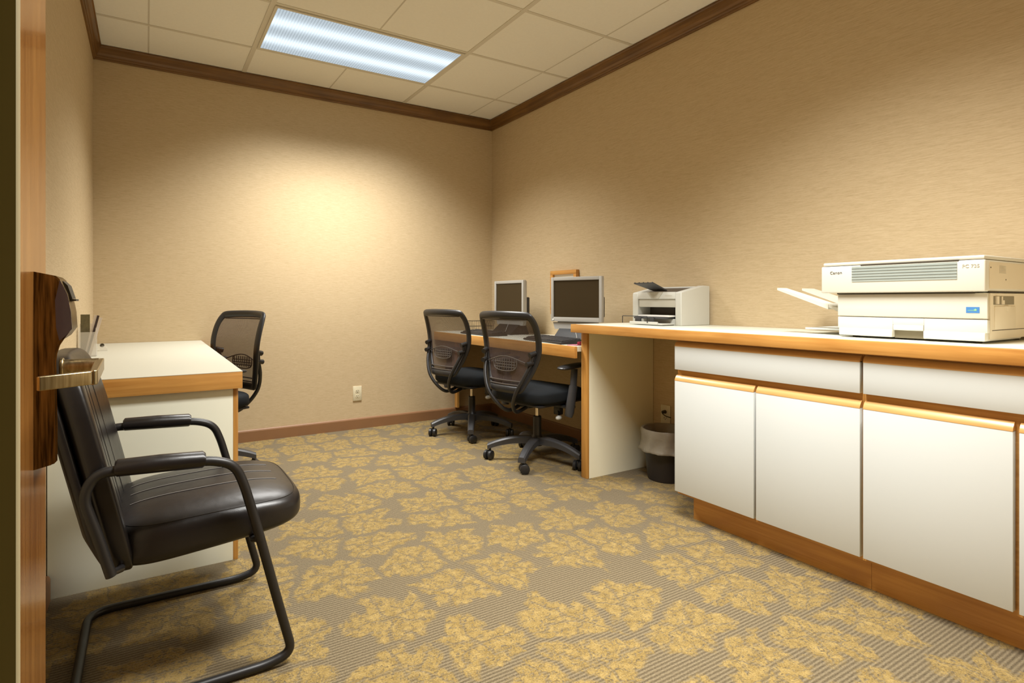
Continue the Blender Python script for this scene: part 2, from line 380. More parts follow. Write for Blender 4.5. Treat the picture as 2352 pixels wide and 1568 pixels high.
def text(name, s, size, mat, parent, loc, rot, extrude=0.0004, spacing=1.0):
    cu = bpy.data.curves.new(name, 'FONT'); cu.body = s; cu.size = size; cu.extrude = extrude; cu.align_x = 'CENTER'; cu.align_y = 'CENTER'; cu.space_character = spacing
    t = bpy.data.objects.new(name + '_curve', cu); COL.objects.link(t)
    bpy.context.view_layer.update()
    me = bpy.data.meshes.new_from_object(t.evaluated_get(bpy.context.evaluated_depsgraph_get()))
    bpy.data.objects.remove(t); bpy.data.curves.remove(cu)
    me.materials.clear(); me.materials.append(mat)
    o = bpy.data.objects.new(name, me); COL.objects.link(o); o.location = loc; o.rotation_euler = rot; o.parent = parent
    return o

# ------------------------------------------------------------ room shell
struct(bobj('floor', (LEFT - .15, RIGHT + .15, -1.6, BACK + .15, -0.1, 0.0), M['carpet']))
struct(bobj('ceiling', (LEFT - .15, RIGHT + .15, FRONT, BACK + .15, CEIL, CEIL + .1), M['tile']))
struct(bobj('wall_back', (LEFT - .15, RIGHT + .15, BACK, BACK + .12, 0, CEIL), M['wall']))
struct(bobj('wall_right', (RIGHT, RIGHT + .12, 0.05, BACK, 0, CEIL), M['wall']))
struct(bobj('wall_left', (LEFT - .12, LEFT, 0.05, BACK, 0, CEIL), M['wall']))
# entrance wall round the doorway the camera looks through
DX0, DX1, DTOP = -0.0315, 0.88, 2.06
bm = BM()
box(bm, LEFT, DX0 - .045, 0.06, FRONT, 0, CEIL); box(bm, DX1 + .045, RIGHT, 0.06, FRONT, 0, CEIL); box(bm, DX0 - .045, DX1 + .045, 0.06, FRONT, DTOP + .045, CEIL)
struct(obj('wall_front', bm, M['wall'], sm=False))
bm = BM()
box(bm, DX0 - .045, DX0, 0.05, FRONT - .003, 0, DTOP + .045); box(bm, DX1, DX1 + .045, 0.05, FRONT - .003, 0, DTOP + .045); box(bm, DX0, DX1, 0.05, FRONT - .003, DTOP, DTOP + .045)
fr = struct(obj('trim_1', bm, M['frame'], sm=False))
g = obj('lit_edge', (lambda b: (box(b, DX0 - .004, DX0 + .0002, FRONT - .003, FRONT + .003, 0, DTOP, bv=.0008), b)[1])(BM()), M['lit_edge'], fr); g['label'] = 'pale jamb edge strip with room light in its colour'  # strip along the jamb edge, room light put into its colour

# ceiling grid: tees at 1.22 m / 0.61 m, thin score lines in between
bm = BM()
for x in (-0.63 + .01, 0.592, 1.812): 
    if x > LEFT: box(bm, x - .014, x + .014, FRONT, BACK, CEIL - .004, CEIL + .002)
for y in (0.675, 1.29, 1.90, 2.513, 3.128, 3.750): box(bm, LEFT, RIGHT, y - .010, y + .010, CEIL - .003, CEIL + .002)
struct(obj('trim_2', bm, M['grid'], sm=False))
bm = BM()
for x, y0, y1 in ((0.01, FRONT, BACK), (1.2, FRONT, 3.12), (1.2, 3.76, BACK), (2.42, FRONT, BACK)): box(bm, x - .004, x + .004, y0, y1, CEIL - .0012, CEIL + .002)
struct(obj('trim_3', bm, M['score'], sm=False))

def moulding(name, prof, a0, a1, kind, mat):
    """prof: (distance from wall, z) ; kind: which wall"""
    bm = BM()
    if kind == 'back':  prism(bm, [(BACK - d, z) for d, z in prof], a0, a1, 'x')
    if kind == 'right': prism(bm, [(RIGHT - d, z) for d, z in prof], a0, a1, 'y')
    if kind == 'left':  prism(bm, [(LEFT + d, z) for d, z in prof], a0, a1, 'y')
    if kind == 'front': prism(bm, [(FRONT + d, z) for d, z in prof], a0, a1, 'x')
    return struct(obj(name, bm, mat, sm=False))
zc = CEIL
crown = [(0, zc - .087), (.010, zc - .087), (.012, zc - .083), (.012, zc - .074), (.018, zc - .070), (.020, zc - .062), (.028, zc - .050), (.036, zc - .030), (.040, zc - .016), (.046, zc - .012), (.046, zc - .004), (0, zc - .004)]
moulding('trim_4', crown, LEFT, RIGHT, 'back', M['crown'])
moulding('trim_5', crown, FRONT, BACK, 'right', M['crown_y'])
moulding('trim_6', crown, FRONT, BACK, 'left', M['crown_y'])
moulding('trim_7', crown, LEFT, RIGHT, 'front', M['crown'])
bb = [(0, 0), (.013, 0), (.013, .072), (.010, .080), (.006, .084), (0, .084)]
moulding('baseboard_back', bb, 0.325, RIGHT, 'back', M['base'])
moulding('baseboard_right', bb, 2.43, BACK - .014, 'right', M['base'])
moulding('baseboard_left', bb, 0.24, 2.325, 'left', M['base'])

# open door with its lock
DF = -0.126                       # door face that looks into the room
door = struct(bobj('door_1', (DF - .045, DF, 0.215, 1.0, 0.012, 2.05), M['door'], bv=.0015))
lk = [(-0.1262, 1.047), (-0.103, 1.042), (-0.099, 1.038), (-0.091, 1.018), (-0.087, 0.994), (-0.0858, 0.972), (-0.093, 0.961), (-0.0985, 0.951), (-0.1015, 0.940), (-0.1025, 0.930), (-0.1020, 0.891), (-0.1012, 0.847), (-0.1012, 0.800), (-0.1045, 0.796), (-0.1262, 0.791)]
lkc = []
for a, b_ in zip(lk, lk[1:]): lkc += [a]
bm = BM(); prism(bm, lk, 0.900, 0.972, 'y')
for v in bm.verts:
    if v.co.y > .95 and v.co.z < .958 and v.co.x > -.124: v.co.x -= .0085
es = [e for e in bm.edges if abs(e.verts[0].co.y - e.verts[1].co.y) < 1e-6 and min(v.co.x for v in e.verts) > -0.126]
bmesh.ops.bevel(bm, geom=es, offset=.002, segments=2, affect='EDGES')
lock = obj('door_lock', bm, M['bronze'], door); lock['label'] = 'aged bronze key card lock'
bm = BM(); prism(bm, [(-0.0985, 1.037), (-0.0905, 1.0175), (-0.0865, 0.994), (-0.0853, 0.972), (-0.0925, 0.963), (-0.099, 0.957), (-0.1025, 0.975), (-0.1035, 1.01)], 0.8985, 0.9000, 'y')
obj('reader_window', bm, M['gloss'], lock)
bm = BM(); prism(bm, [(-0.0975, 1.036), (-0.092, 1.030), (-0.0868, 1.012), (-0.093, 1.014)], 0.918, 0.962, 'y'); box(bm, -0.0925, -0.083, .92, .955, 1.009, 1.0115)
obj('card_slot', bm, M['seam'], lock)
bm = BM()
zL = 0.919
cyl(bm, (-0.1025, .937, zL), (-0.098, .937, zL), .0125, seg=24)
cyl(bm, (-0.100, .937, zL), (-0.057, .937, zL), .0098, seg=24)
prism(bm, [(-0.0625, .948), (-0.0525, .948), (-0.0500, .790), (-0.0535, .786), (-0.0580, .788)], zL - .0085, zL + .0085, 'z')
prism(bm, [(-0.0535, .7905), (-0.0560, .784), (-0.1010, .7565), (-0.1040, .759), (-0.1010, .7655), (-0.0595, .795)], zL - .0078, zL + .0078, 'z')
lv = obj('lever_handle', bm, M['brass'], lock); lv['label'] = 'brushed antique brass lever'
md = lv.modifiers.new('bevel', 'BEVEL'); md.width = .0012; md.segments = 2; md.limit_method = 'ANGLE'

# ------------------------------------------------------- ceiling lights
def ceiling_light(label, cx, cy, gain=1.0):
    t = thing('ceiling_light', label, 'light', (cx, cy, CEIL), 0, 'recessed ceiling lights')
    bm = BM(); hx, hy, w = .594, .294, .016
    box(bm, -hx, hx, -hy, -hy + w, -.009, .0); box(bm, -hx, hx, hy - w, hy, -.009, .0); box(bm, -hx, -hx + w, -hy + w, hy - w, -.009, .0); box(bm, hx - w, hx, -hy + w, hy - w, -.009, .0)
    obj('lamp_frame', bm, M['grid'], t, sm=False)
    obj('lens', (lambda b: (box(b, -hx + w, hx - w, -hy + w, hy - w, -.006, -.001), b)[1])(BM()), M['lens'], t, sm=False)
    ld = bpy.data.lights.new('fluorescent_tubes', 'AREA'); ld.shape = 'RECTANGLE'; ld.size = 1.12; ld.size_y = .53
    ld.energy = POWER * gain; ld.color = LCOL; ld.spread = R(SPREAD)
    lo = bpy.data.objects.new('fluorescent_tubes', ld); COL.objects.link(lo); lo.parent = t; lo.location = (0, 0, -.012)
    return t
POWER, LCOL, SPREAD = 56.0, (1.0, 0.98, 0.935), 117
ceiling_light('bright white recessed fluorescent ceiling light with ribbed lens', 1.20, 3.437)
ceiling_light('recessed fluorescent ceiling light above the counter cabinets and doorway', 1.20, 0.985, 1.22)

# --------------------------------------------------------------- outlets
def outlet(name, label, loc, rz, plug=False):
    t = thing(name, label, 'outlet', loc, rz)         # plate faces local -y
    obj('cover_plate', (lambda b: (box(b, -.035, .035, -.006, 0, -.0575, .0575, bv=.002), b)[1])(BM()), M['ivory'], t)
    for s in (-1, 1):
        zz = s * .0195; bm = BM()
        lathe_pts = [(math.cos(a) * .0165, max(-.0125, min(.0125, math.sin(a) * .0165))) for a in [2 * math.pi * k / 24 for k in range(24)]]
        prism(bm, [(x, zz + z) for x, z in lathe_pts], -.0075, -.005, 'y')
        rc = obj('receptacle', bm, M['ivory'], t)
        bm = BM()
        box(bm, -.0085, -.0055, -.0082, -.0074, zz - .004, zz + .006); box(bm, .0055, .0085, -.0082, -.0074, zz - .003, zz + .005); box(bm, -.0022, .0022, -.0082, -.0074, zz - .0105, zz - .006)
        obj('slots', bm, M['slot'], rc, sm=False)
    if plug:
        bm = BM(); cyl(bm, (0, -.006, .018), (0, -.03, .018), .011, .009)
        tube(bm, smooth([(0, -.028, .018), (.012, -.045, .014), (.04, -.05, .004), (.06, -.03, -.004)]), .003, 8)
        obj('plug', bm, M['slot'], t)
    return t
outlet('wall_outlet', 'ivory duplex outlet low on the back wall', (1.433, BACK, .277), 0)
outlet('wall_outlet', 'ivory outlet with a dark plug above the waste bin', (RIGHT, 2.285, .325), R(-90), True)

# ------------------------------------------------------------- left desk
DT = .735
ld_ = thing('desk', 'white laminate desk with oak edge along the left wall', 'desk', (0, 0, 0))
bm = BM(); box(bm, LEFT + .002, .305, 2.332, BACK - .002, DT - .03, DT - .001); box(bm, LEFT + .002, .3225, 2.3078, BACK - .002, DT - .0015, DT); obj('desktop', bm, M['ldesk'], ld_)
e = bobj('desk_edge', (LEFT + .002, .322, 2.308, 2.332, DT - .066, DT - .0015), M['oak_x'], ld_, bv=.0012); e['label'] = 'oak front edge band'
bobj('side_edge', (.305, .322, 2.332, BACK - .002, DT - .066, DT - .0015), M['oak_y'], ld_, bv=.0012)
bobj('end_panel', (LEFT + .003, .291, 2.332, 2.360, 0.0, DT - .03), M['lpan'], ld_, bv=.0008)
bobj('panel_edge', (.291, .309, 2.331, 2.361, 0.0, DT - .066), M['oak_z'], ld_, bv=.001)

# ------------------------------------------------------------ right desk
RD = .747
rd = thing('desk', 'long low oak edged computer desk along the right wall', 'desk', (0, 0, 0))
bobj('desktop', (2.122, RIGHT - .002, 2.426, BACK - .002, RD - .03, RD), M['desk'], rd, bv=.001)
bobj('desk_edge', (2.100, 2.122, 2.426, BACK - .014, RD - .068, RD - .0005), M['oak_y'], rd, bv=.003)
bobj('support_cleat', (2.30, 2.32, BACK - .06, BACK - .016, .09, RD - .03), M['oak_z'], rd)

# ------------------------------------------------- counter and cabinets
CT = .874
ct = thing('countertop', 'long white laminate countertop with oak front edge', 'countertop', (0, 0, 0))
bobj('worktop', (2.120, RIGHT - .002, FRONT + .002, 2.436, CT - .034, CT), M['desk'], ct, bv=.001)
bobj('front_edge', (2.098, 2.120, FRONT + .002, 2.458, CT - .047, CT - .0005), M['oak_y'], ct, bv=.003)
bobj('end_edge', (2.120, RIGHT - .002, 2.436, 2.458, CT - .047, CT - .0005), M['oak_x'], ct, bv=.003)
kp = thing('knee_space_panel', 'white panel with oak front edge holding up the counter end', 'panel', (0, 0, 0))
bobj('panel', (2.168, RIGHT - .003, 2.380, 2.424, 0, CT - .048), M['kick'], kp)
bobj('panel_edge', (2.149, 2.168, 2.379, 2.4245, 0, CT - .048), M['oak_z'], kp, bv=.0015)

def cabinet(label, y0, y1, doors):
    t = thing('base_cabinet', label, 'cabinet', (2.14, (y0 + y1) / 2, 0), 0, 'base cabinets under the counter')
    oy = -(y0 + y1) / 2
    def bx(name, x0, x1, a, b, z0, z1, mat, par=None, bv=0.0, lab=None):
        bmm = BM(); box(bmm, x0 - 2.14, x1 - 2.14, a + oy, b + oy, z0, z1, bv=bv); o = obj(name, bmm, mat, par or t)
        if lab: o['label'] = lab
        return o
    bx('carcass', 2.142, RIGHT - .003, y0 + .0005, y1 - .0005, .112, CT - .048, M['oak_y'])
    bx('toe_kick', 2.190, 2.21, y0 + .0005, y1 - (.05 if y1 > 1.5 else .0005), 0, .112, M['oak_y'])
    def pull(a, b, z0, z1, par):
        bmm = BM(); X = 2.14
        prism(bmm, [(2.1195 - X, z0), (2.1195 - X, z0 + .003), (2.124 - X, z0 + .013), (2.131 - X, z1 - .003), (2.136 - X, z1), (2.1415 - X, z1), (2.1415 - X, z0)], a + oy, b + oy, 'y')
        o = obj('finger_pull', bmm, M['pull'], par); o['label'] = 'oak finger pull strip with ceiling light in its colour'
    dr = bx('drawer', 2.120, 2.1415, y0 + .005, y1 - (.0005 if y1 > 1.5 else .005), .690, .800, M['lam'], bv=.001)
    pull(y0 + .005, y1 - (.0005 if y1 > 1.5 else .005), .797, .820, dr)
    for a, b in doors:
        d = bx('cabinet_door', 2.120, 2.1415, a, b, .127, .640, M['lam'], bv=.001)
        pull(a, b, .638, .664, d)
    return t
cabinet('white base cabinet beside the waste bin with two narrow doors', .9715, 1.751, [(.9765, 1.353), (1.363, 1.7505)])
cabinet('white base cabinet under the large copier nearest the doorway', .203, .9715, [(.208, .573), (.586, .9665)])

# ---------------------------------------------------------- leather chair
def leather_chair():
    t = thing('guest_chair', 'black leather guest chair on a bent tube sled frame', 'chair', (0.10, 1.865, 0))
    X, Y = -0.10, -1.865
    yn, yf = 1.592 + Y, 2.138 + Y; r = .0125
    def side(y): return [(-.074 + X, y, .345), (-.100 + X, y, .44), (-.132 + X, y, .545), (-.105 + X, y, .598), (.150 + X, y, .592), (.203 + X, y, .572), (.225 + X, y, .52), (.258 + X, y, .40), (.318 + X, y, .16), (.352 + X, y, .030), (.290 + X, y, r + .001), (-.160 + X, y, r + .001)]
    near, far = side(yn), side(yf)
    pts = near[:-1] + [near[-1], far[-1]] + far[:-1][::-1]
    rad = [0, .02, .045, .045, .05, .03, .03, .05, .05, .07, .05, .07, .07, .05, .07, .05, .05, .03, .03, .05, .045, .045, .02, 0]
    bm = BM(); tube(bm, fillet(pts, rad, 7), r, 14)
    fo = obj('sled_frame', bm, M['tube'], t)
    bm = BM(); tube(bm, [(-.077 + X, yn, .352), (-.055 + X, yn + .03, .345), (-.055 + X, yf - .03, .345), (-.077 + X, yf, .352)], .009, 10); obj('rear_crossbar', bm, M['tube'], t)
    bm = BM(); tube(bm, [(.268 + X, yn, .362), (.255 + X, yn + .03, .352), (.255 + X, yf - .03, .352), (.268 + X, yf, .362)], .009, 10); obj('front_crossbar', bm, M['tube'], t)
    for y in (yn, yf):
        bm = BM(); P = [(-.067 + X, y, .604), (-.062 + X, y, .604), (.03 + X, y, .602), (.125 + X, y, .598), (.131 + X, y, .5975)]
        tube(bm, P, [.013, .0205, .0220, .0215, .0165], 16, ry=.0245)
        tube(bm, [(-.052 + X, y - .0185, .593), (.03 + X, y - .0200, .591), (.122 + X, y - .0195, .588)], .0008, 6, mat=1)
        obj('arm_pad', bm, [M['leather'], M['stitch']], t)
    # seat
    SA, SB, SC, E1, E2 = .248, .246, .073, .52, .40
    def fs(p):
        x, y, z = p
        tx = (x + .235) / .47
        tx = min(1, max(0, tx)); w = 1.0 - .10 * max(0, (tx - .6)) - .02 * (1 - tx) ** 3
        base = .378 + .022 * tx
        if z > 0: zz = base + z * (1 - .26 * (max(0, tx - .5) / .5) ** 2) + .008 * (1 - (y / .24) ** 2) * (z / .07)
        else: zz = base + z * (1 - .38 * tx)
        return Vector((x + .160 + X, y * w, zz))
    def surf(x, y):
        q = (abs(x / SA) ** (2 / E2) + abs(y / SB) ** (2 / E2)) ** (E2 / E1)
        return SC * max(0, 1 - q) ** (E1 / 2)
    bm = BM(); squad(bm, SA, SB, SC, E1, E2, 120, 40, fs)
    for ys in (-.085, .0, .085):
        for dy, rr_, mt, dz_ in ((0, .0016, 0, -.0002), (.0034, .0010, 1, .0002)):
            pp = [fs(Vector((-.20 + .385 * k / 30, ys + dy, surf(-.20 + .385 * k / 30, ys + dy)))) + Vector((0, 0, dz_)) for k in range(31)]
            tube(bm, pp, rr_, 6, mat=mt)
    rim = []
    sg = lambda v, e: math.copysign(abs(v) ** e, v)
    for k in range(96):
        th = 2 * math.pi * k / 96; ph = R(30)
        rim.append(fs(Vector(((SA + .0008) * math.cos(ph) ** E1 * sg(math.cos(th), E2), (SB + .0008) * math.cos(ph) ** E1 * sg(math.sin(th), E2), SC * math.sin(ph) ** E1))))
    tube(bm, rim, .0012, 6, closed=True, mat=0)
    obj('seat', bm, [M['leather'], M['stitch']], t)
    # backrest: cushion and shell behind it
    def fb(off):
        def f(p):
            x, y, z = p                       # x thickness, y half width, z half height
            tz = (z + .281) / .562
            w = 1.0 - .42 * max(0, tz - .70) ** 1.4 * 2.0 - .05 * max(0, .3 - tz)
            yy = y * w
            za = z + .591
            c = -.074 - .235 * (za - .455) - .026 * (1 - (yy / .245) ** 2) + off + (.04 * max(0, .2 - tz) * 3 if off else 0)
            return Vector((x + c + X, yy, za))
        return f
    bm = BM(); squadz(bm, .034, .252, .281, fb(0), .30, .38)
    f = fb(0)
    def bsurf(y, z):
        q = (abs(y / .252) ** (2 / .30) + abs(z / .281) ** (2 / .30)) ** (.30 / .38)
        return .034 * max(0, 1 - q) ** (.38 / 2)
    for ys in (-.085, .0, .085):
        for dy, rr_, mt in ((0, .0013, 0),):
            tube(bm, [f(Vector((bsurf(ys + dy, -.25 + .49 * k / 30), ys + dy, -.25 + .49 * k / 30))) for k in range(31)], rr_, 6, mat=mt)
    obj('backrest', bm, [M['leather'], M['stitch']], t)
    bm = BM(); squadz(bm, .016, .244, .279, fb(-.046), .30, .40); obj('back_shell', bm, M['leather'], t)
    return t
def squadz(bm, a, b, c, fn, e1=.30, e2=.50, nu=96, nv=40):
    """flat cushion standing upright: rounded outline in the y-z plane, soft in x"""
    sg = lambda v, e: math.copysign(abs(v) ** e, v)
    rings = []
    for j in range(1, nv):
        ph = -math.pi / 2 + math.pi * j / nv; ring = []
        for i in range(nu):
            th = 2 * math.pi * i / nu
            ring.append(bm.verts.new(fn(Vector((a * sg(math.sin(ph), e2), b * sg(math.cos(ph), e2) * sg(math.cos(th), e1), c * sg(math.cos(ph), e2) * sg(math.sin(th), e1))))))
        rings.append(ring)
    bot = bm.verts.new(fn(Vector((-a, 0, 0)))); top = bm.verts.new(fn(Vector((a, 0, 0))))
    for r0, r1 in zip(rings, rings[1:]):
        for i in range(nu): bm.faces.new((r0[i], r0[(i + 1) % nu], r1[(i + 1) % nu], r1[i]))
    for i in range(nu):
        bm.faces.new((bot, rings[0][(i + 1) % nu], rings[0][i])); bm.faces.new((top, rings[-1][i], rings[-1][(i + 1) % nu]))
leather_chair()

# -------------------------------------------------------- mesh task chairs
def task_chair(label):
    t = thing('task_chair', label, 'chair', (0, 0, 0), 0, 'black mesh task chairs')
    # base hub
    bm = BM(); lathe(bm, [(.030, .095), (.040, .10), (.043, .12), (.038, .150), (.030, .160), (.027, .165), (.026, .278), (.022, .282)], seg=24)
    obj('base_hub', bm, M['plastic'], t)
    bm = BM(); cyl(bm, (0, 0, .275), (0, 0, .375), .0125, seg=20); obj('gas_lift', bm, M['chrome'], t)
    # five legs sharing one mesh
    legm = None
    for k in range(5):
        if legm is None:
            bm = BM(); n = 10; prev = None
            for i in range(n + 1):
                s = i / n; x = .030 + .285 * s
                zt = .152 + .014 * math.sin(s * 2.2) - .066 * s ** 1.7; hb = .046 - .014 * s; w = .029 - .007 * s
                zb = zt - hb
                sec = [(-w, zb), (w, zb), (w * .95, zt - .008), (w * .6, zt), (-w * .6, zt), (-w * .95, zt - .008)]
                ring = [bm.verts.new((x, a, z)) for a, z in sec]
                if prev:
                    for q in range(6): bm.faces.new((prev[q], prev[(q + 1) % 6], ring[(q + 1) % 6], ring[q]))
                else: bm.faces.new(ring[::-1])
                prev = ring
            bm.faces.new(prev)
            leg = obj('leg', bm, M['plastic2'], t); legm = leg.data
            bm = BM()
            cyl(bm, (0, 0, .050), (0, 0, .085), .008); 
            for s in (-1, 1):
                tube(bm, [(.012, s * .006, .029), (.012, s * .009, .029), (.012, s * .024, .029), (.012, s * .028, .029)], [.024, .029, .029, .022], 22)
            box(bm, -.012, .026, -.0055, .0055, .022, .056, bv=.003)
            cas = obj('caster', bm, M['plastic'], leg); cas.location = (.300, 0, 0); casm = cas.data
        else:
            leg = bpy.data.objects.new('leg', legm); COL.objects.link(leg); leg.parent = t
            cas = bpy.data.objects.new('caster', casm); COL.objects.link(cas); cas.parent = leg; cas.location = (.300, 0, 0)
        leg.rotation_euler = (0, 0, R(72 * k)); cas.rotation_euler = (0, 0, R([15, -40, 60, 120, -80][k]))
    # mechanism and levers
    bm = BM(); box(bm, -.14, .12, -.055, .055, .350, .385, bv=.008); box(bm, -.20, .20, -.20, .20, .378, .392, bv=.005)
    for s in (-1, 1): box(bm, -.02, .04, min(s * .05, s * .27), max(s * .05, s * .27), .362, .378, bv=.004)
    obj('seat_mechanism', bm, M['plastic'], t)
    bm = BM(); box(bm, .035, .075, -.15, -.10, .300, .372, bv=.008); tube(bm, smooth([(.05, -.12, .34), (.03, -.15, .315), (.01, -.165, .300)]), .006, 8)
    tl = obj('tilt_lever', bm, M['plastic'], t)
    bm = BM(); squad(bm, .028, .012, .014, .9, .9, 20, 10, lambda p: Vector((p.x + .01, p.y - .165, p.z + .293)))
    pl = obj('paddle', bm, M['silverlever'], tl); pl['label'] = 'pale oval lever paddle'
    # seat cushion
    def fs(p):
        tx = (p.x + .24) / .48
        up = 1 if p.z > 0 else 0
        dish = up * (-.010 * (1 - (p.y / .24) ** 2) * (1 - (p.x / .24) ** 2)) + up * .012 * max(0, .25 - tx) * 4 * 0
        return Vector((p.x + .010, p.y * (1 - .06 * (1 - tx)), p.z + .432 + dish - (.025 * max(0, tx - .75) * 4 * (1 if p.z > 0 else 0)) * .6))
    bm = BM(); squad(bm, .238, .245, .055, .55, .42, 72, 24, fs); obj('seat', bm, M['fabric'], t)
    # backrest frame outline (y half width by height) and its curve
    prof = [(.490, .122), (.53, .146), (.60, .182), (.68, .210), (.75, .219), (.82, .219), (.87, .214), (.904, .203)]
    spn = [(.48, .258), (.54, .248), (.62, .236), (.70, .230), (.78, .238), (.86, .262), (.95, .302)]
    def hw(z):
        for (a, wa), (b, wb) in zip(prof, prof[1:]):
            if z <= b: return wa + (wb - wa) * max(0, (z - a) / (b - a))
        return prof[-1][1]
    def bx(y, z):
        tz = (z - .485) / .45
        zz = min(max(z, .48), .95)
        for (a, xa), (b, xb) in zip(spn, spn[1:]):
            if zz <= b: spine = -(xa + (xb - xa) * (zz - a) / (b - a)); break
        return spine - .042 * (1 - min(1, (y / .22) ** 2))
    outl = [(w, z) for z, w in prof] + [(.182, .920), (.09, .925), (0, .926)]
    right = [Vector((bx(y, z), y, z)) for y, z in outl]
    leftp = [Vector((bx(-y, z), -y, z)) for y, z in outl[::-1][1:]]
    bot = [Vector((bx(y, .480), y, .484)) for y in (-.09, -.03, .03, .09)]
    loop = smooth(right + leftp + bot, 5, closed=True)
    bm = BM(); tube(bm, loop, .012, 12, closed=True, ry=.0215, up=(1, 0, 0))
    fr_ = obj('backrest_frame', bm, M['plastic'], t)
    # inner lip on top and bottom bands
    for z, ww in ((.897, .185), (.535, .135), (.512, .125)):
        bm = BM(); tube(bm, [Vector((bx(y, z) - .008, y, z)) for y in [ww * (k / 8 - 1) for k in range(17)]], .004, 8)
        lp = obj('frame_band', bm, M['greyclear'], fr_); lp['label'] = 'grey reinforcing band'
    # mesh panel
    bm = BM(); rows = []
    for j in range(25):
        z = .490 + (.922 - .490) * j / 24; w = hw(z) - .004 - (.025 * max(0, (z - .907) / .015) if z > .907 else 0)
        rows.append([bm.verts.new((bx(w * (i / 10 - 1), z), w * (i / 10 - 1), z)) for i in range(21)])
    for a, b in zip(rows, rows[1:]):
        for i in range(20): bm.faces.new((a[i], a[i + 1], b[i + 1], b[i]))
    ms = obj('mesh_panel', bm, M['mesh'], fr_); ms['label'] = 'see-through brown-black mesh'
    # lumbar support behind the mesh
    bm = BM()
    yy = [-.18 + .36 * k / 24 for k in range(25)]
    tube(bm, [Vector((bx(y, .66) - .014, y, .655 + .022 * math.cos(y * 14))) for y in yy], .0035, 8)
    for z in (.612, .628, .644): tube(bm, [Vector((bx(y, z) - .016, y, z)) for y in [-.085 + .17 * k / 12 for k in range(13)]], .0028, 8)
    for y in [-.075 + .15 * k / 8 for k in range(9)]: tube(bm, [Vector((bx(y, .60) - .016, y, .600)), Vector((bx(y, .66) - .016, y, .665))], .0028, 8)
    tube(bm, smooth([Vector((bx(y, .6) - .016, y, z)) for y, z in ((-.09, .66), (-.095, .63), (-.075, .600), (0, .590), (.075, .600), (.095, .63), (.09, .66))], 4), .0035, 8)
    obj('lumbar_support', bm, M['greyclear'], t)
    # two bowed spine bars
    for s in (-1, 1):
        pts = [(-.258, s * .196, .70), (-.268, s * .188, .645), (-.300, s * .160, .56), (-.318, s * .115, .47), (-.290, s * .066, .39), (-.225, s * .036, .340), (-.12, s * .032, .362)]
        bm = BM(); tube(bm, smooth(pts, 6), .0115, 12); b_ = obj('spine_bar', bm, M['plastic'], t)
        for p0, p1, r_ in (((-.285, s * .192, .693), (-.245, s * .202, .705), .016), ((-.300, s * .182, .640), (-.255, s * .192, .648), .015)):
            bm = BM(); cyl(bm, p0, p1, r_, r_ * .85); obj('clamp_knob', bm, M['plastic'], b_)
    # armrests
    for s in (-1, 1):
        bm = BM()
        pts = [(-.020, s * .262, .318), (-.015, s * .266, .340), (-.004, s * .272, .42), (.010, s * .276, .50), (.020, s * .276, .600)]
        tube(bm, pts[:4], [.024, .036, .035, .031], 14, ry=.021, up=(1, 0, 0)); tube(bm, pts[2:], .026, 14, ry=.016, up=(1, 0, 0))
        ap = obj('armrest', bm, M['plastic2'], t)
        bm = BM(); squad(bm, .118, .040, .0135, .8, .55, 36, 12, lambda p, s=s: Vector((p.x + .000, p.y + s * .276, p.z + .618 + .006 * (p.x / .118))))
        obj('arm_pad', bm, M['plastic'], ap)
    return t
def place(t, x, y, ang, leg0, label):
    t.location = (x, y, 0); t.rotation_euler = (0, 0, R(ang)); t['label'] = label
    legs = sorted([c for c in t.children if c.name.startswith('leg')], key=lambda c: c.rotation_euler.z)
    for k, c in enumerate(legs): c.rotation_euler = (0, 0, R(leg0 - ang + 72 * k))
chA = task_chair('x')
chB = copy_tree(chA); chC = copy_tree(chA)
place(chA, 2.135, 2.820, 11.6, 0, 'black mesh task chair at the computer desk nearest the counter')
place(chB, 2.140, 3.645, 13, 22, 'black mesh task chair at the computer desk nearest the corner')
place(chC, 0.252, 3.540, 207, -4, 'black mesh task chair tucked behind the desk at the left wall')

# ---------------------------------------------------------------- monitors
def monitor(label, x, y, z, ang):
    t = thing('computer_monitor', label, 'monitor', (x, y, z), R(ang), 'flat silver computer monitors')   # faces local +x
    W, z0, z1 = .190, .122, .417
    bm = BM()
    s0, s1, sw = z0 + .029, z1 - .022, W - .020
    box(bm, .0, .030, -W, -sw, z0, z1, bv=.003); box(bm, .0, .030, sw, W, z0, z1, bv=.003); box(bm, .0, .0295, -sw, sw, z0, s0, bv=.001); box(bm, .0, .0295, -sw, sw, s1, z1, bv=.001)
    box(bm, -.012, .012, -W + .004, W - .004, z0 + .004, z1 - .004, bv=.006)
    obj('bezel', bm, M['silver'], t)
    obj('screen', (lambda b: (box(b, .010, .0225, -sw - .001, sw + .001, s0 - .001, s1 + .001), b)[1])(BM()), M['screen'], t, sm=False)
    bm = BM(); box(bm, -.050, -.012, -.17, .172, z0 + .03, z0 + .165, bv=.008); obj('rear_housing', bm, M['plastic'], t)
    bm = BM(); cyl(bm, (.028, -W + .018, z0 + .012), (.033, -W + .018, z0 + .012), .006); pb = obj('power_button', bm, M['paper'], t)
    bm = BM(); prism(bm, [(-.182, z0 - .006), (.182, z0 - .006), (.168, .070), (-.168, .070)], -.012, .016, 'x'); box(bm, -.008, .008, -.15, .15, z0 - .012, z0 + .004)
    obj('speaker_bar', bm, M['silver'], t)
    bm = BM(); prism(bm, [(-.070, .001), (.100, .001), (.100, .010), (.020, .075), (-.045, .075), (-.070, .012)], -.13, .13, 'y')
    obj('stand_base', bm, M['plastic'], t)
    bm = BM(); tube(bm, [(.094, .05, .022), (.026, -.005, .074)], .0022, 6); obj('stand_cable', bm, M['silver'], t)
    return t
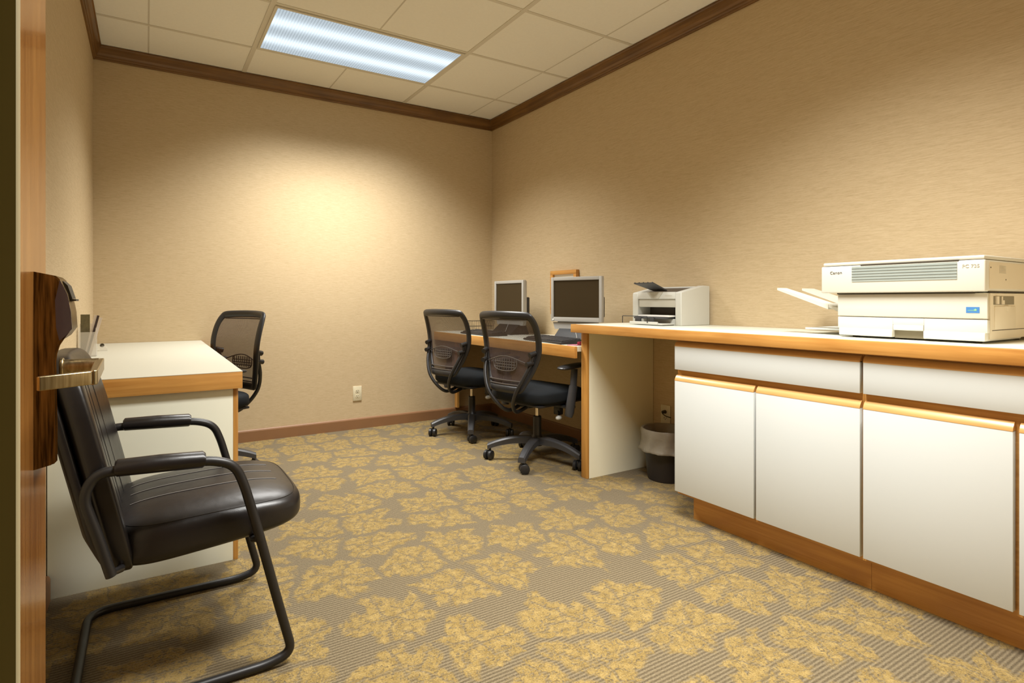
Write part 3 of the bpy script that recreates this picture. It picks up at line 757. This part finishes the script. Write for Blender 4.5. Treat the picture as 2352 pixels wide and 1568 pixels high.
monitor('silver flat monitor with dark screen in front of the oak frame', 2.452, 2.800, RD, 198)
monitor('silver flat monitor with dark screen nearest the room corner', 2.475, 3.605, RD, 182)

# keyboards
def keyboard(label, x, y, ang):
    t = thing('keyboard', label, 'keyboard', (x, y, RD), R(ang), 'black keyboards')   # typed from local -x side
    bm = BM(); prism(bm, [(-.080, .002), (.080, .002), (.080, .026), (-.080, .013)], -.225, .225, 'y'); o = obj('keyboard_body', bm, M['plastic'], t)
    md = o.modifiers.new('bevel', 'BEVEL'); md.width = .003; md.segments = 2
    bm = BM()
    for r_ in range(6):
        x0 = -.066 + r_ * .0225 + (.006 if r_ == 5 else 0); y0 = -.213
        while y0 < .205:
            w = .0165 if not (r_ == 0 and -.08 < y0 < .02) else .095
            if not (.105 < y0 < .112 or -.0 > 1): 
                z = .0185 + (x0 + .08) * .081
                box(bm, x0, x0 + .0165, y0, y0 + w, z - .006, z + .003)
            y0 += w + .0025
    kc = obj('keycaps', bm, M['plastic2'], t, sm=False)
    return t
keyboard('black keyboard at the end of the desk beside the counter', 2.222, 2.785, -6)
keyboard('black keyboard in front of the corner monitor', 2.225, 3.62, -2)
# small things on the right desk
bm = BM()
def rrect(x0, x1, y0, y1, z): return fillet([(x0, y0, z), (x1, y0, z), (x1, y1, z), (x0, y1, z), (x0, y0 + .001, z)], .012, 3)
for z, d in ((.0025, .008), (.090, 0), (.045, .004)): tube(bm, rrect(-.11 + d, .11 - d, -.06 + d, .06 - d, z), .0018, 6)
for k in range(13):
    x = -.105 + .21 * k / 12
    for s in (-1, 1): tube(bm, [(x * .93, s * .052, .003), (x, s * .06, .09)], .0011, 5)
    if k in (2, 4, 6, 8, 10): tube(bm, [(x * .93, -.052, .003), (x * .93, .052, .003)], .0011, 5)
for k in range(7):
    y = -.055 + .11 * k / 6
    for s in (-1, 1): tube(bm, [(s * .10, y * .9, .003), (s * .11, y, .09)], .0011, 5)
wb = obj('wire_basket', bm, M['wire']); wb.location = (2.445, 4.03, RD); tag(wb, 'small open wire basket on the computer desk by the back wall', 'basket')
st = bobj('red_object', (-.03, .03, -.012, .012, .001, .022), M['red'], bv=.006); st.location = (2.20, 2.475, RD); tag(st, 'small dark red object against the counter panel', 'desk item')  # plain red block, kind of object not identified
pk = bobj('paper_slip', (-.035, .035, -.03, .03, .0005, .003), M['pink']); pk.location = (2.165, 2.50, RD); pk.rotation_euler = (0, 0, R(20)); tag(pk, 'pink paper slip at the edge of the computer desk', 'paper')

# oak frame on the wall behind the monitor
t = thing('notice_frame', 'oak framed white notice on the wall behind the monitor', 'picture frame', (RIGHT, 3.205, 0))
y0, y1, z0, z1 = -.148, .148, .905, 1.232
bm = BM(); box(bm, -.030, -.001, y0, y1, z1 - .030, z1, bv=.002); box(bm, -.030, -.001, y0, y1, z0, z0 + .030, bv=.002); box(bm, -.030, -.001, y0, y0 + .030, z0 + .030, z1 - .030, bv=.001); box(bm, -.030, -.001, y1 - .030, y1, z0 + .030, z1 - .030, bv=.001)
obj('frame_moulding', bm, M['oak_y'], t)
bobj('notice_sheet', (-.012, -.006, y0 + .03, y1 - .03, z0 + .03, z1 - .03), M['paper'], t)

# ------------------------------------------------------------ laser printer
def printer():
    X0, X1, Y0, Y1 = 2.440, 2.672, 1.972, 2.312
    t = thing('laser_printer', 'compact light grey laser printer with open paper tray', 'printer', (X0, (Y0 + Y1) / 2, CT))
    hy = (Y1 - Y0) / 2; D = X1 - X0
    # side cheeks with sloping top
    prof = [(.0, .004), (.003, .0), (D, .0), (D, .214), (D - .05, .216), (.035, .186), (.006, .180), (.0, .174)]
    bm = BM()
    for a, b in ((-hy, -hy + .040), (hy - .040, hy)): prism(bm, prof, a, b, 'y')
    box(bm, .012, D - .002, -hy + .04, hy - .04, .0, .035)                      # floor
    box(bm, D - .05, D - .002, -hy + .04, hy - .04, .0, .213)                   # back
    box(bm, .0, .020, -hy + .04, hy - .04, .143, .181, bv=.002)                 # front top band
    o = obj('housing', bm, M['pgrey'], t)
    md = o.modifiers.new('bevel', 'BEVEL'); md.width = .004; md.segments = 3; md.limit_method = 'ANGLE'; md.angle_limit = R(50)
    bm = BM(); box(bm, .006, .026, -hy + .041, hy - .041, .098, .143, bv=.004); obj('front_bezel', bm, M['pgrey2'], t)
    bm = BM(); box(bm, .10, .115, -hy + .041, hy - .041, .035, .10); obj('paper_slot', bm, M['pdark'], t)
    bm = BM(); prism(bm, [(.020, .150), (D - .05, .150), (D - .05, .205), (D - .056, .205), (.030, .176), (.02, .176)], -hy + .055, hy - .055, 'y'); obj('output_tray', bm, M['pdark'], t)
    # output flap with ribs, folding up and to the front
    bm = BM()
    A = [Vector((.045, -.040, .186)), Vector((.045, .050, .186)), Vector((-.080, .085, .228)), Vector((-.080, -.050, .228))]
    dz = Vector((0, 0, .005)); v = [bm.verts.new(p) for p in A] + [bm.verts.new(p + dz) for p in A]
    for f in ((0, 1, 2, 3), (7, 6, 5, 4), (0, 4, 5, 1), (1, 5, 6, 2), (2, 6, 7, 3), (3, 7, 4, 0)): bm.faces.new([v[i] for i in f])
    fl = obj('output_flap', bm, M['plastic2'], t, sm=False)
    bm = BM()
    for k in range(5):
        u = k / 4 * .92 + .04
        a = A[0].lerp(A[1], u) + dz; b = A[3].lerp(A[2], u) + dz; tube(bm, [a, b], .0035, 6)
    obj('flap_rib', bm, M['plastic'], fl)
    # input tray in front
    bm = BM()
    box(bm, -.085, .10, -hy + .055, hy - .055, .004, .012, bv=.002); box(bm, -.088, -.078, -.085, .11, .004, .020, bv=.002)
    it = obj('input_tray', bm, M['pgrey'], t); it['label'] = 'open pale input tray'
    bm = BM(); box(bm, -.060, .10, -hy + .065, hy - .065, .035, .044, bv=.002); tc_ = obj('tray_cover', bm, M['plastic2'], t)
    obj('paper_stack', (lambda b: (box(b, -.03, .11, -hy + .058, hy - .070, .046, .054), b)[1])(BM()), M['paper'], t)
    bm = BM(); tube(bm, fillet([(-.060, -.020, .014), (-.090, -.020, .014), (-.090, -.020, .048), (-.085, .165, .048), (-.085, .165, .008)], .004, 3), .0022, 8); obj('paper_stop', bm, M['plastic'], it)
    for ga, gb, gz in ((.045, .085, .010), (-.045, -.02, .004)):
        bm = BM(); box(bm, -.072, -.062, ga, gb, gz, .046, bv=.002); obj('paper_guide', bm, M['plastic2'], it)
    bm = BM(); prism(bm, [(-.052, .181), (.062, .181), (.030, .146), (-.020, .146)], -.003, .004, 'x'); obj('flap_recess', bm, M['pgrey2'], t)
    bm = BM(); box(bm, -.0008, .0002, -.110, -.065, .1600, .1622); obj('printed_mark', bm, M['ink2'], t, sm=False)
    return t
printer()

# ----------------------------------------------------------------- copier
def copier():
    xf, ya, yb_ = 2.243, .678, 1.107
    t = thing('copier', 'large cream desktop copier on the counter with grey louvred panel', 'copier', (xf, (ya + yb_) / 2, CT))
    hy = (yb_ - ya) / 2; D = RIGHT - .02 - xf
    def bx(name, dims, mat, par=t, bv=0.0):
        bm = BM(); box(bm, *dims, bv=bv); return obj(name, bm, mat, par)
    # lower body with a paper cassette
    bm = BM(); box(bm, .004, D, -hy + .004, hy, .076, .160, bv=.003); box(bm, .03, D, -hy + .008, hy - .006, .012, .078)
    body = obj('body', bm, M['beige'], t)
    bx('body_side', (.02, D - .02, -hy - .0005, -hy + .006, .014, .158), M['beige2'], body)
    bx('front_cover', (-.001, .006, -hy, hy, .079, .158), M['beige'], t, .002)
    bm = BM(); box(bm, .0, .02, .037, hy, .034, .075, bv=.002); box(bm, .0, .02, -hy, -.052, .034, .075, bv=.002); box(bm, .0, .02, -.052, .037, .052, .075, bv=.001)
    box(bm, -.006, .30, .037, hy - .006, .008, .035, bv=.003); box(bm, -.006, .30, -hy + .004, -.052, .008, .035, bv=.003)
    cs = obj('paper_cassette', bm, M['beige'], t)
    bx('cassette_grip', (.014, .020, -.052, .037, .006, .052), M['grip'], cs)
    bx('grip_lip', (-.002, .012, -.051, .036, .033, .052), M['beige'], cs, .002)
    for yq in (-hy + .04, hy - .04):
        for xq in (.05, D - .06):
            bm = BM(); cyl(bm, (xq, yq, 0), (xq, yq, .014), .012); obj('rubber_foot', bm, M['seam'], t)
    # scanner unit on top, wider to the left
    u0, u1 = -hy, hy + .050
    bm = BM(); box(bm, -.018, D, u0, u1, .163, .262, bv=.004, seg=3); up = obj('scanner_unit', bm, M['beige'], t)
    bx('scanner_side', (.012, D - .01, u0 - .001, u0 + .006, .172, .256), M['beige2'], up)
    bx('platen_lid', (-.0165, D - .01, u0 + .002, u1 - .006, .2635, .276), M['beige'], t, .004)
    bm = BM(); box(bm, -.0187, .02, -.150, .130, .2605, .2640); obj('lid_gap', bm, M['seam'], t, sm=False)
    bm = BM(); box(bm, -.0100, .0, -hy + .03, hy - .002, .1580, .1635); obj('body_gap', bm, M['seam'], t, sm=False)
    pn = bx('louvre_panel', (-.0195, -.010, -.146, .158, .203, .258), M['louver'], up)
    bm = BM()
    for k in range(5): box(bm, -.0205, -.0190, -.146, .158, .2105 + k * .0098, .2118 + k * .0098)
    obj('louvre_line', bm, M['louver2'], pn, sm=False)
    text('brand_lettering', 'Canon', .0145, M['ink'], up, (-.0187, .212, .238), (R(90), 0, R(-90)), spacing=1.1)
    text('model_lettering', 'PC 735', .0145, M['ink2'], up, (-.0187, -.180, .243), (R(90), 0, R(-90)))
    # energy sticker
    s = bx('sticker', (-.0017, .0, -.196, -.163, .096, .115), M['blue'], t); s['label'] = 'blue sticker with a green mark'
    bm = BM()
    star = []
    for k in range(10):
        a = R(90 + 36 * k); rr = .0048 if k % 2 == 0 else .0022; star.append((-.186 + rr * math.cos(a), .106 + rr * math.sin(a)))
    prism(bm, star, -.0022, -.0016, 'x'); box(bm, -.0021, -.0016, -.186, -.167, .1035, .1047)
    obj('sticker_mark', bm, M['green'], s, sm=False)
    # right flank: paper opening and panel
    bm = BM(); box(bm, .045, .215, -hy - .0015, -hy + .004, .122, .149); sl = obj('paper_opening', bm, M['grip'], t, sm=False)
    bm = BM(); box(bm, .058, .075, -hy - .006, -hy + .0, .124, .148); obj('feed_guide', bm, M['beige2'], sl, sm=False)
    bm = BM(); box(bm, .105, .112, -hy - .004, -hy, .123, .148); box(bm, .112, .13, -hy - .003, -hy, .123, .136); obj('feed_guide', bm, M['beige2'], sl, sm=False)
    bm = BM(); box(bm, .050, .225, -hy - .003, -hy + .002, .045, .117, bv=.0015); prism(bm, [(.13, .117), (.17, .117), (.15, .100)], -hy - .006, -hy, 'y'); obj('bypass_door', bm, M['beige2'], t)
    bm = BM(); box(bm, .035, D - .02, -hy - .001, -hy + .002, .0405, .0425); box(bm, .008, D - .02, -hy - .0015, -hy + .002, .1605, .1640); obj('flank_seam', bm, M['seam'], t, sm=False)
    bm = BM()
    for k in range(8): box(bm, .09, .145, u0 - .0018, u0 - .0005, .222 + k * .0032, .2228 + k * .0032)
    obj('flank_label', bm, M['ink2'], up, sm=False)
    for sx_, sz_ in ((.145, .202), (.022, .238)):
        bm = BM(); cyl(bm, (sx_, u0 - .0018, sz_), (sx_, u0, sz_), .0022, seg=8); obj('screw_hole', bm, M['seam'], up)
    # exit tray with two long prongs on the left
    bm = BM()
    def slab(x0, x1, ya_, za, yb2, zb, th=.009):
        v = [bm.verts.new(p) for p in ((x0, ya_, za), (x1, ya_, za), (x1, yb2, zb), (x0, yb2, zb), (x0, ya_, za - th), (x1, ya_, za - th), (x1, yb2, zb - th * .5), (x0, yb2, zb - th * .5))]
        for f in ((0, 1, 2, 3), (7, 6, 5, 4), (0, 4, 5, 1), (1, 5, 6, 2), (2, 6, 7, 3), (3, 7, 4, 0)): bm.faces.new([v[i] for i in f])
    slab(.055, .335, hy - .01, .092, hy + .075, .125, .018); slab(.050, .120, hy + .06, .119, hy + .262, .188, .018); slab(.235, .330, hy + .06, .119, hy + .262, .188, .018)
    et = obj('exit_tray', bm, M['beige'], t, sm=False); et['label'] = 'slanted two pronged exit tray'
    bm = BM(); box(bm, .10, .36, hy - .01, hy + .175, .018, .025, bv=.002); obj('cassette_extension', bm, M['lam'], t)
    return t
copier()

# -------------------------------------------------------------- waste bin
t = thing('waste_bin', 'black waste bin with grey liner in the knee space', 'waste bin', (2.545, 2.165, 0))
bm = BM(); lathe(bm, [(.094, .0), (.097, .003), (.122, .262), (.127, .270), (.124, .274), (.118, .268), (.093, .012), (.001, .012)], seg=40, cap=False)
obj('bin_body', bm, M['bin'], t)
bm = BM()
wob = lambda j, k: (.0050 * math.sin(k * 1.12 + j) + .003 * math.sin(k * 2.6 + j * 2)) * (1 if j > 5 else .3)
lathe(bm, [(.090, .12), (.104, .22), (.112, .262), (.120, .284), (.130, .287), (.136, .274), (.132, .24), (.134, .205), (.141, .176), (.148, .166)], seg=56, cap=False, wob=wob)
lin = obj('liner', bm, M['bag'], t); lin['label'] = 'translucent grey plastic liner folded over the rim'
md = lin.modifiers.new('solid', 'SOLIDIFY'); md.thickness = .0008

# ----------------------------------------------------- brochure holder
t = thing('brochure_holder', 'clear acrylic holder with brochures at the left wall', 'holder', (-.250, 3.30, DT))
bm = BM(); th = .0025
for d in ((-.036, .036, -.030, -.030 + th, 0, .120), (-.036, .036, .030 - th, .030, 0, .160), (-.036, -.036 + th, -.030, .030, 0, .140), (.036 - th, .036, -.030, .030, 0, .140), (-.036, .036, -.03, .03, 0, th)): box(bm, *d)
obj('acrylic_box', bm, M['acrylic'], t, sm=False)
def leaflet(name, label, x, y, tilt, lean, w, h, mat, th=.004):
    o = bobj(name, (-w / 2, w / 2, -th / 2, th / 2, 0, h), mat); o.location = (-.250 + x, 3.30 + y, DT + .005); o.rotation_euler = (R(lean), R(tilt), 0)
    return tag(o, label, 'brochure', 'brochures in the acrylic holder')
leaflet('brochure', 'dark green brochure standing upright at the back of the holder', -.012, .016, 0, 0, .038, .200, M['paperd'])
leaflet('brochure', 'white brochure leaning right in the holder', -.010, .004, 12, 0, .010, .200, M['paperw'])
leaflet('brochure', 'black brochure leaning right between two pale ones', -.002, -.003, 13, 0, .010, .200, M['papern'])
leaflet('brochure', 'pale brochure leaning furthest right in the holder', .008, -.009, 14, 0, .012, .190, M['paperw'])
t = thing('clear_item', 'tiny clear desk item with a dark tip beside the brochure holder', 'desk item', (-.205, 3.62, DT))  # small clear item with a dark tip, not identified
bm = BM(); prism(bm, [(-.02, 0), (.02, 0), (.02, .012), (.0, .03), (-.02, .02)], -.02, .02, 'y'); obj('clear_body', bm, M['acrylic'], t, sm=False)
bm = BM(); cyl(bm, (-.005, -.008, .03), (-.005, .008, .03), .010); obj('dark_cap', bm, M['slot'], t)

# ---------------------------------------------------------------- camera
cam = bpy.data.cameras.new('camera'); co = bpy.data.objects.new('camera', cam); COL.objects.link(co)
cam.sensor_width = 36; cam.lens = 1275.34 / 2352 * 36; cam.shift_x = (1176 - 1078) / 2352; cam.shift_y = -(784 - 689.4) / 2352
cam.clip_start = 0.02
co.location = (0, 0, 1.01); co.rotation_euler = (R(90), 0, -R(30.1575)); scn.camera = co

# corridor behind the camera
w = bpy.data.worlds.new('corridor_light'); scn.world = w; w.use_nodes = True
w.node_tree.nodes['Background'].inputs[0].default_value = (1.0, 0.85, 0.65, 1); w.node_tree.nodes['Background'].inputs[1].default_value = 0.05
vs = scn.view_settings; vs.view_transform = 'Standard'; vs.look = 'None'; vs.gamma = 1.0; vs.exposure = EXPO; vs.use_curve_mapping = False
